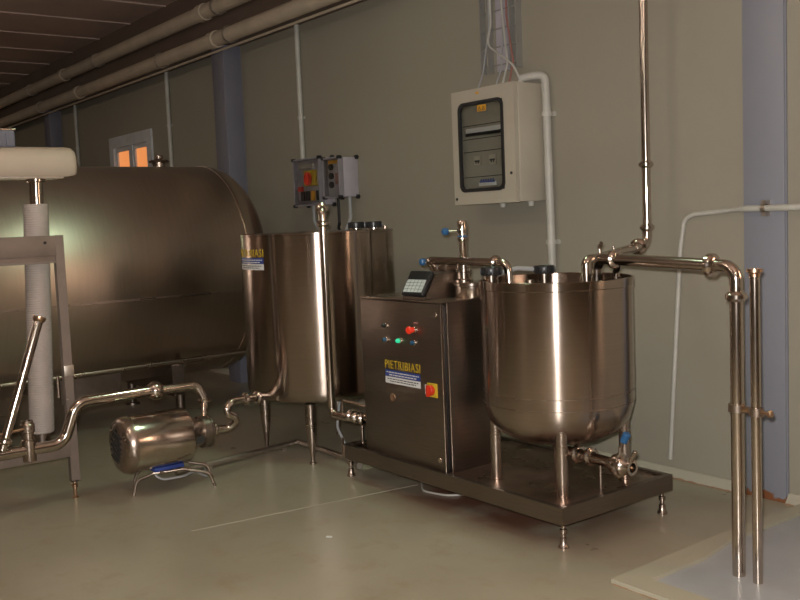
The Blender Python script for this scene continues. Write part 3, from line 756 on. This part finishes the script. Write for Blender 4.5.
screwcap(-3.40, 3.505, 1.132, 'black screw cap at the back of the open tank, under a hose', '', .065)
cable('lid_hose', [(-3.50, 3.24, 1.132), (-3.50, 3.26, 1.20), (-3.47, 3.38, 1.225), (-3.435, 3.47, 1.215)], .012, 'grey_cable', 'short grey hose arching between the two caps of the open tank', 'hose', bend=.05)
mb = MB(); mb.cyl((-3.36, 3.36, 1.132), (-3.36, 3.36, 1.17), .02); tag(obj('lid_nozzle', mb, 'steel'), 'short steel nozzle on the half lid of the open tank', 'nozzle')

# drain with the blue-handled valve
t = thing('drain_pipe', (-2.95, 3.32, .186), 'stainless drain pipe and valve with blue handle under the open tank', 'pipe')
mb = MB(); mb.tube([(OX, OY, .40), (OX, OY, .335), (-2.80, 3.31, .345)], .026, .05, 18); obj('pipe_run', mb, 'pipe_steel', t)
for xx in (-3.05, -2.97):
    mb = MB(); ferrule(mb, (xx, 3.34, .345), (1, -.1, 0), .026, .01, .012); obj('union', mb, 'pipe_steel', t)
mb = MB(); mb.lathe([(0, 0), (.03, 0), (.045, .01), (.048, .03), (.056, .034), (.056, .048), (.046, .052), (.046, .066), (.034, .078), (.028, .10), (.036, .104), (.036, .114), (.022, .114), (.022, .06), (0, .06)],
                     Matrix.Translation((-2.815, 3.313, .345)) @ Matrix.Rotation(R(90), 4, 'Y') , 28); vb = obj('valve_body', mb, 'pipe_steel', t)
mb = MB(); mb.tube([(-2.77, 3.31, .39), (-2.77, 3.31, .425), (-2.735, 3.31, .48)], .007, .02, 10); hd = obj('handle_rod', mb, 'steel', vb)
mb = MB(); mb.cyl((-2.75, 3.31, .455), (-2.725, 3.31, .50), .018, bev=.005); obj('grip', mb, 'blue_knob', hd, label='blue handle grip')
mb = MB(); mb.cyl((-2.71, 3.31, .37), (-2.68, 3.31, .425), .011, bev=.003); obj('wing_nut', mb, 'pipe_steel', vb)
mb = MB(); mb.cyl((-2.90, 3.325, .325), (-2.90, 3.325, .186), .007); obj('stay', mb, 'steel', t)

# ------------------------------------------------------------------ pipes at the right
t = thing('supply_pipe', (-3.28, 4.15, 1.25), 'stainless supply pipe from the ceiling down to the back of the open tank', 'pipe')
mb = MB(); mb.tube([(-3.238, 3.93, CZ), (-3.238, 3.93, 3.0), (-3.238, 4.13, 2.85), (-3.238, 4.13, 1.40)], .023, .08, 18); obj('riser', mb, 'pipe_steel', t)
for zz in (1.735, 1.40):
    mb = MB(); ferrule(mb, (-3.238, 4.13, zz), (0, 0, 1), .023, .012, .011); obj('union', mb, 'pipe_steel', t)
mb = MB(); mb.tube([(-3.238, 4.13, 1.40), (-3.243, 4.13, 1.30), (-3.21, 3.98, 1.30)], .025, .05, 18); obj('elbow', mb, 'pipe_steel', t)
mb = MB(); ferrule(mb, (-3.235, 4.05, 1.30), (.32, -.95, 0), .025, .014, .013); obj('union', mb, 'pipe_steel', t)
mb = MB(); mb.tube([(-3.225, 4.02, 1.298), (-3.075, 3.53, 1.268), (-3.09, 3.475, 1.265), (-3.09, 3.475, 1.06)], .025, .04, 18); obj('spout', mb, 'pipe_steel', t)
mb = MB(); mb.cyl((-3.085, 3.57, 1.285), (-3.09, 3.57, 1.33), .007); mb.cyl((-3.09, 3.57, 1.32), (-3.07, 3.565, 1.345), .009); obj('vent_screw', mb, 'steel', t)

p2 = (-2.163, 3.303)
t = thing('feed_pipe', (p2[0], p2[1], 0), 'stainless pipe rising from the floor slab and bending level into the open tank', 'pipe')
mb = MB(); mb.tube([(p2[0], p2[1], .004), (p2[0], p2[1], 1.14)], .026, 0, 20); obj('riser', mb, 'pipe_steel', t)
mb = MB(); mb.tube([(p2[0], p2[1], 1.14), (p2[0], p2[1], 1.258), (-2.275, 3.315, 1.262)], .0265, .075, 20); obj('elbow', mb, 'pipe_steel', t)
mb = MB(); ferrule(mb, (p2[0], p2[1], 1.14), (0, 0, 1), .0265, .013, .011); obj('union', mb, 'pipe_steel', t)
mb = MB(); ferrule(mb, (-2.282, 3.315, 1.262), (-1, .12, .02), .027, .014, .014); obj('union', mb, 'pipe_steel', t)
mb = MB(); mb.tube([(-2.28, 3.315, 1.262), (-2.985, 3.43, 1.278), (-2.99, 3.43, 1.05)], .0265, .055, 20); obj('cross_run', mb, 'pipe_steel', t)
mb = MB(); ferrule(mb, (-2.86, 3.41, 1.275), (-1, .16, .02), .0265, .012, .011); mb.cyl((-2.865, 3.41, 1.29), (-2.865, 3.41, 1.335), .006); obj('union', mb, 'pipe_steel', t)
mb = MB(); mb.tube([(-2.83, 3.405, 1.275), (-2.895, 3.46, 1.22), (-2.895, 3.46, 1.06)], .017, .03, 14); obj('dip_leg', mb, 'pipe_steel', t)
p3 = (-2.068, 3.287)
t = thing('capped_pipe', (p3[0], p3[1], 0), 'free-standing stainless pipe with flanged open top beside the feed pipe', 'pipe')
mb = MB(); mb.tube([(p3[0], p3[1], .004), (p3[0]-.004, p3[1], 1.236)], .0195, 0, 20); obj('riser', mb, 'pipe_steel', t)
mb = MB(); mb.lathe([(.018, 0), (.021, 0), (.021, .012), (.031, .018), (.031, .030), (.017, .030), (.015, 0)], Matrix.Translation((p3[0]-.004, p3[1], 1.222)), 24); obj('top_flange', mb, 'rust_steel', t, label='brownish tarnished flange')
t = thing('pipe_clamp', (-2.12, 3.295, .68), 'small steel clamp joining the two upright pipes on the floor slab', 'clamp')
for (c, r) in ((p2, .026), (p3, .0195)):
    mb = MB()
    cir = lambda q: [(c[0]+q*math.cos(2*PI*k/24), c[1]+q*math.sin(2*PI*k/24)) for k in range(24)]
    mb.frame(cir(r+.009), cir(r-.0005), 'z', .678, .71)
    obj('collar_band', mb, 'steel', t)
mb = MB(); mb.box(-2.145, -2.088, 3.285, 3.305, .684, .704, .002); obj('bridge', mb, 'rust_steel', t)
mb = MB(); mb.cyl((-2.05, 3.284, .694), (-2.005, 3.28, .694), .007); mb.cyl((-2.015, 3.281, .694), (-1.998, 3.28, .694), .014, bev=.003); obj('clamp_bolt', mb, 'rust_steel', t)

# ------------------------------------------------------------------ pump
PXc, PZc = -5.11, .298
t = thing('milk_pump', (PXc, 2.1, 0), 'stainless cylindrical pump motor with slotted end on a bent tube stand', 'pump')
m = Matrix.Translation((PXc, 0, PZc)) @ Matrix.Rotation(R(-90), 4, 'X')
mb = MB(); mb.lathe([(0, 1.842), (.10, 1.844), (.135, 1.852), (.155, 1.872), (.163, 1.90), (.163, 1.915)], m, 40); cap = obj('fan_cover', mb, 'steel', t)
mb = MB()
for k in range(6):
    zz = PZc-.075+k*.03; w = .075-.010*abs(k-2.5)
    mb.box(PXc-w, PXc+w, 1.836, 1.850, zz-.005, zz+.005, mat=Matrix.Translation((PXc, 0, PZc)) @ Matrix.Rotation(R(20), 4, 'Y') @ Matrix.Translation((-PXc, 0, -PZc)))
obj('vent_slots', mb, 'dark', cap)
mb = MB(); mb.lathe([(.160, 1.912), (.16, 2.24), (.155, 2.25), (0, 2.25)], m, 48); obj('motor_shell', mb, 'pipe_steel', t)
mb = MB(); mb.lathe([(0, 2.245), (.125, 2.245), (.115, 2.262), (.085, 2.32), (.085, 2.345), (0, 2.345)], m, 36); br = obj('lantern', mb, 'steel', t)
mb = MB(); mb.box(PXc+.06, PXc+.105, 2.275, 2.325, PZc-.045, PZc-.005); obj('lantern_slot', mb, 'dark', br)
mb = MB(); mb.lathe([(0, 2.342), (.092, 2.342), (.097, 2.347), (.097, 2.357), (.090, 2.361), (.090, 2.39), (.095, 2.393), (.095, 2.402), (.04, 2.406), (.03, 2.425), (0, 2.425)], m, 36); obj('pump_head', mb, 'dark_steel', t)
mb = MB(); mb.box(PXc-.05, PXc+.065, 2.03, 2.21, PZc-.172, PZc-.15, .004); obj('base_block', mb, 'blue', t, label='blue painted base block')
for (ox, oy) in ((.075, 0), (-.10, .07)):
    mb = MB(); xx = PXc+ox
    mb.tube([(xx-.08, 1.925+oy, .0), (xx-.075, 1.945+oy, .085), (xx-.03, 2.03+oy, .118), (xx+.02, 2.19+oy, .122), (xx+.065, 2.325+oy, .085), (xx+.075, 2.355+oy, .0)], .0085, .05, 10)
    obj('stand', mb, 'steel', t)
mb = MB()
for yy in (2.07, 2.18): mb.box(PXc-.13, PXc+.07, yy-.010, yy+.010, PZc-.182, PZc-.168)
obj('stand_bar', mb, 'steel', t)
cable('pump_cable', [(PXc+.03, 2.04, .135), (PXc+.05, 2.04, .10), (PXc+.06, 2.08, .075), (PXc+.06, 2.2, .07), (PXc+.0, 2.30, .07), (PXc-.05, 2.4, .007), (PXc-.3, 2.5, .007)], .007, 'grey_cable', 'grey cable sagging under the pump between its stand legs', bend=.05)

t = thing('pump_outlet_pipe', (-5.1, 2.6, .25), 'S-bent stainless pipe from the pump head to the upright tank', 'pipe')
mb = MB(); mb.tube([(-5.11, 2.42, .296), (-5.10, 2.53, .29), (-5.06, 2.58, .345), (-5.06, 2.49, .40), (-5.07, 2.54, .452), (-5.09, 2.66, .45), (-5.2, 3.02, .43)], .022, .05, 18)
obj('pipe_run', mb, 'pipe_steel', t)
for p, d in (((-5.11, 2.44, .296), (0, 1, 0)), ((-5.085, 2.645, .451), (0, 1, 0)), ((-5.11, 2.74, .444), (-.3, 1, -.05))):
    mb = MB(); ferrule(mb, p, d, .022, .012, .012); obj('union', mb, 'pipe_steel', t)

# ------------------------------------------------------------------ curd press at the left
FX = -5.30
t = thing('press_stand', (FX, 1.2, 0), 'brown-grey steel stand at the left edge with adjustable foot', 'stand')
def post(y, nm='post'):
    mb = MB(); dx = .0
    mb.prism([(FX-.045, y), (FX, y), (FX, y+.048), (FX-.006, y+.048), (FX-.006, y+.006), (FX-.045, y+.006)], 'z', .10, 1.487); p = obj(nm, mb, 'frame_steel', t)
    mb = MB(); mb.lathe([(0, 0), (.018, 0), (.018, .008), (.010, .014), (.010, .06), (.017, .064), (.017, .08), (.010, .084), (.010, .12), (0, .12)], Matrix.Translation((FX-.02, y+.02, 0)), 16); obj('foot', mb, 'rust_steel', p)
    mb = MB(); mb.box(FX-.04, FX, y, y+.04, .098, .105); obj('foot_plate', mb, 'frame_steel', p)
post(1.645); post(.45)
mb = MB(); mb.box(FX-.04, FX+.004, .45, 1.648, 1.375, 1.487, .003); mb.box(FX-.04, FX-.008, .45, 1.648, 1.335, 1.376, .002); mb.box(FX-.04, FX+.002, .45, 1.648, 1.334, 1.345); bm_ = obj('top_beam', mb, 'frame_steel', t)
mb = MB(); mb.cyl((FX, 1.59, 1.448), (FX+.008, 1.59, 1.448), .008); obj('bolt', mb, 'dark', bm_)
mb = MB(); mb.box(FX-.04, FX+.002, .45, 1.65, .245, .335, .003); obj('lower_beam', mb, 'frame_steel', t)
mb = MB(); mb.box(FX-.01, FX+.004, 1.645, 1.70, .70, .76, .002); obj('gusset', mb, 'dull_steel', t)
mb = MB(); mb.cyl((FX-.03, 1.615, .58), (FX-.03, 1.615, .70), .008); obj('lift_pin', mb, 'steel', t)
for yy in (.5, 1.50):
    mb = MB(); mb.box(FX-.30, FX-.03, yy-.03, yy+.03, .25, .31, .003); obj('cross_bar', mb, 'frame_steel', t)

t = thing('press_cylinder', (-5.46, 1.56, .31), 'ribbed pale sleeve cylinder with chrome rod holding up the cream beam', 'cylinder')
prof = [(0, .375), (.062, .375)]
z = .38
while z < 1.655:
    prof += [(.066, z), (.070, z+.005), (.066, z+.010)]; z += .013
prof += [(.066, 1.66), (0, 1.66)]
cxy = Matrix.Translation((-5.46, 1.575, 0)) @ Matrix.Shear('XY', 4, (0, 0)) 
tilt = Matrix(((1, 0, 0, 0), (0, 1, .045, -.045*1.0), (0, 0, 1, 0), (0, 0, 0, 1)))
mb = MB(); mb.lathe(prof, cxy @ tilt, 28); obj('ribbed_sleeve', mb, 'sleeve', t, sharp=80)
mb = MB(); mb.cyl((-5.46, 1.61, 1.655), (-5.46, 1.614, 1.80), .037); mb.cyl((-5.46, 1.614, 1.785), (-5.46, 1.614, 1.812), .052, bev=.005); obj('rod', mb, 'pipe_steel', t)
mb = MB(); mb.cyl((-5.46, 1.545, .31), (-5.46, 1.548, .38), .045); obj('lower_pin', mb, 'steel', t)

t = thing('press_crosshead', (-5.46, 1.2, 1.81), 'thick cream rounded crosshead beam at the left edge, above the ribbed cylinder', 'press')
mb = MB()
sec = [(-.13, .03), (-.13, .10), (-.11, .14), (-.06, .163), (0, .168), (.06, .163), (.11, .14), (.13, .10), (.13, .03), (.11, .0), (-.11, 0)]
rings = []
for (yy, k) in ((.4, 1), (1.755, 1), (1.79, .97), (1.808, .90), (1.815, .78)):
    rings.append([mb.bm.verts.new((-5.46+u*k, yy, 1.897+(v-.084)*k)) for u, v in sec])
for a, b in zip(rings, rings[1:]):
    for i in range(len(sec)): mb.face([a[i], a[(i+1) % len(sec)], b[(i+1) % len(sec)], b[i]])
mb.face(rings[0][::-1]); mb.face(rings[-1])
obj('beam_cover', mb, 'cream', t, sharp=50)
mb = MB(); mb.box(-5.55, -5.37, .4, 1.74, 1.803, 1.816); obj('under_plate', mb, 'dull_steel', t)
mb = MB(); mb.cyl((-5.46, .5, .25+.06), (-5.46, .5, 1.81), .04); obj('rear_column', mb, 'steel', t)
t = thing('gear_motor', (-5.46, 1.41, 1.975), 'dark grey motor box standing on the cream beam at the left edge', 'motor')
mb = MB(); mb.box(-5.54, -5.38, 1.22, 1.50, 1.972, 2.065, .012, 3); mt = obj('motor_case', mb, 'dark_box', t)
mb = MB(); mb.box(-5.535, -5.385, 1.225, 1.505, 2.062, 2.074, .004); obj('motor_lid', mb, 'steel', t)
mb = MB()
for k in range(5): mb.box(-5.382, -5.372, 1.27+k*.045, 1.285+k*.045, 1.985, 2.05)
obj('cooling_fins', mb, 'dark_box', mt)

# product line in front of the frame
t = thing('suction_pipe', (-5.2, 1.9, .25), 'stainless line running from the press to the pump, with a step up', 'pipe')
mb = MB(); mb.tube([(-5.2, .5, .345), (-5.2, 1.585, .345), (-5.2, 1.665, .562), (-5.2, 2.10, .566)], .031, .095, 20); obj('pipe_run', mb, 'pipe_steel', t)
mb = MB(); ferrule(mb, (-5.2, 2.125, .564), (0, 1, 0), .031, .026, .015); obj('union', mb, 'pipe_steel', t)
mb = MB(); mb.tube([(-5.2, 2.14, .562), (-5.2, 2.385, .562), (-5.18, 2.42, .47)], .026, .05, 20); obj('elbow', mb, 'pipe_steel', t)
mb = MB(); ferrule(mb, (-5.18, 2.42, .465), (0, .05, -1), .024, .010, .010); obj('union', mb, 'pipe_steel', t)
mb = MB(); mb.tube([(-5.18, 2.42, .46), (-5.12, 2.385, .375)], .025, 0, 18, rr=lambda f: 1-.35*f); obj('reducer', mb, 'pipe_steel', t)
mb = MB(); mb.lathe([(0, .285), (.034, .285), (.036, .29), (.036, .40), (.030, .405), (.030, .44), (.036, .445), (.036, .485), (.03, .492), (.03, .505), (.022, .505), (.022, .49), (0, .49)], Matrix.Translation((-5.2, 1.40, 0)), 24); tee = obj('valve_body', mb, 'steel', t)
mb = MB(); mb.tube([(-5.185, 1.40, .468), (-5.175, 1.20, .455)], .008, 0, 10); obj('valve_lever', mb, 'rust_steel', tee, label='reddish brown lever')
mb = MB(); mb.cyl((-5.2, 1.62, .585), (-5.2, 1.62, .59), .008); obj('clip', mb, 'steel', t)
t = thing('leaning_pipe', (-5.17, 1.27, .37), 'loose stainless pipe leaning at a slant, flanged at its top, on the left', 'pipe')
a, b = Vector((-5.17, 1.255, .372)), Vector((-5.22, 1.508, 1.045))
mb = MB(); mb.cyl(a, b, .024, seg=20); obj('tube', mb, 'pipe_steel', t)
d = (b-a).normalized(); m = Matrix.Translation(b) @ d.to_track_quat('Z', 'Y').to_matrix().to_4x4()
mb = MB(); mb.lathe([(.0235, -.02), (.027, -.018), (.034, -.004), (.034, .008), (.020, .008), (.018, -.01)], m, 24); obj('top_flange', mb, 'rust_steel', t)
mb = MB(); ferrule(mb, a+d*.05, d, .024, .012, .011); obj('union', mb, 'pipe_steel', t)

# ------------------------------------------------------------------ floor bits
t = thing('floor_tube', (-5.35, 3.2, 0), 'rusty steel drain tube lying in an L on the floor behind the pump', 'tube')
mb = MB(); mb.tube([(-5.31, 2.27, .03), (-5.44, 3.20, .03)], .02, 0, 14); obj('tube_arm', mb, 'dull_steel', t)
mb = MB(); mb.tube([(-5.44, 3.20, .03), (-4.86, 3.20, .03), (-4.62, 3.14, .03)], .02, .05, 14); obj('tube_arm', mb, 'dull_steel', t)
for p in ((-5.34, 2.5), (-5.42, 3.08), (-4.95, 3.2)):
    mb = MB(); mb.box(p[0]-.015, p[0]+.015, p[1]-.015, p[1]+.015, 0, .02); obj('spacer', mb, 'dull_steel', t)
cable('floor_cable', [(-5.0, 3.27, .38), (-4.97, 3.22, .2), (-4.9, 3.26, .03), (-4.75, 3.3, .006), (-4.45, 3.32, .006)], .009, 'grey_cable', 'grey cable dropping behind the front leg of the upright tank', bend=.08)
cable('floor_cable', [(-4.3, 3.45, .006), (-4.15, 3.24, .006), (-4.0, 3.13, .006), (-3.84, 3.17, .006), (-3.7, 3.4, .006)], .006, 'white_plastic', 'pale cable curving out on the floor under the front of the skid', bend=.1)
mb = MB(); mb.box(-3.755, -3.728, 2.343, 2.358, 0, .004, mat=Matrix.Translation((-3.74, 2.35, 0)) @ Matrix.Rotation(R(35), 4, 'Z') @ Matrix.Translation((3.74, -2.35, 0)))
tag(obj('paint_chip', mb, 'white_print'), 'tiny white chip lying on the bare floor in front of the skid', 'chip')

# hanging luminaires out of view that light the hall
def luminaire(x, y, label, mat, z=3.3, L=1.2):
    t = thing('hall_lamp', (x, y, z-.03), label, 'lamp', 'hanging hall lamps')
    mb = MB(); mb.box(x-L/2, x+L/2, y-.02, y+.02, z, z+.05, .005); obj('lamp_tray', mb, 'white_plastic', t)
    for yy in (y-.05, y+.05):
        mb = MB(); mb.cyl((x-L/2+.03, yy, z), (x+L/2-.03, yy, z), .014); obj('lamp_tube', mb, mat, t)
    for xx in (x-L/2+.03, x+L/2-.03):
        mb = MB(); mb.box(xx-.012, xx+.012, y-.066, y+.066, z-.016, z+.02); obj('tube_holder', mb, 'white_plastic', t)
        mb = MB(); mb.cyl((xx, y, z+.04), (xx, y, CZ-.0004), .005); obj('suspension_rod', mb, 'dull_steel', t)
for (x, y, mat) in ((-3.9, .6, 'tube'), (-9.5, 1.0, 'tube_dim'), (-15.0, 1.0, 'tube_dim'), (.3, 1.2, 'tube'), (.3, -2.5, 'tube'), (-3.9, -2.5, 'tube'), (-9.5, -2.5, 'tube_dim')):
    luminaire(x, y, 'twin-tube hall lamp hanging from the ceiling', mat)

LX, LY = -4.1, 3.0
t = thing('panel_lamp', (LX, LY, 3.45), 'flat greenish lamp panel with added light baffles hanging over the control cabinet', 'lamp')
mb = MB(); mb.box(LX-.36, LX+.36, LY-.17, LY+.17, 3.47, 3.52, .008); obj('lamp_tray', mb, 'white_plastic', t)
mb = MB(); mb.box(LX-.33, LX+.33, LY-.145, LY+.145, 3.455, 3.472); obj('diffuser', mb, 'diffuser', t)
mb = MB(); mb.box(LX-.36, LX+.37, LY+.16, LY+.17, 3.10, 3.50); mb.box(LX+.36, LX+.37, LY-.17, LY+.17, 3.10, 3.50); mb.box(LX-.36, LX+.37, LY-.17, LY-.16, 3.36, 3.50); obj('added_light_baffle', mb, 'black', t)  # plates added to keep the lamp's light off the wall and right side
for xx in (LX-.3, LX+.3):
    mb = MB(); mb.cyl((xx, LY, 3.51), (xx, LY, CZ-.0004), .005); obj('suspension_rod', mb, 'dull_steel', t)

# ------------------------------------------------------------------ lights and camera
yaw, pitch, roll = R(37.117), R(4.910), R(2.339)
F = Vector((-.79448, .60123, -.08559)); Rv = Vector((.60573, .79463, -.04066)); U = Vector((-.04357, .08415, .9955))
cam = bpy.data.cameras.new('camera'); cam.sensor_width = 36; cam.lens = 944.84/800*36; cam.clip_start = .05
co = bpy.data.objects.new('camera', cam); COL.objects.link(co)
mw = Matrix((Rv, U, -F)).transposed().to_4x4(); mw.translation = Vector((0, 0, 1.5)); co.matrix_world = mw
S.camera = co
def area(name, loc, aim, size, energy, col, shape='DISK'):
    l = bpy.data.lights.new(name, 'AREA'); l.shape = shape; l.size = size; l.energy = energy; l.color = col
    o = bpy.data.objects.new(name, l); COL.objects.link(o); o.location = loc
    o.rotation_euler = (Vector(aim)-Vector(loc)).to_track_quat('-Z', 'Y').to_euler(); return o
fl = Vector((0, 0, 1.5))+U*.07-Rv*.03
area('camera_flash', fl, fl+F, .05, 220, (1, .97, .93))

w = bpy.data.worlds.new('World'); S.world = w; w.use_nodes = True
w.node_tree.nodes['Background'].inputs['Color'].default_value = (.02, .02, .025, 1)
S.view_settings.view_transform = 'Standard'; S.view_settings.look = 'None'; S.view_settings.gamma = 1; S.view_settings.exposure = -.4
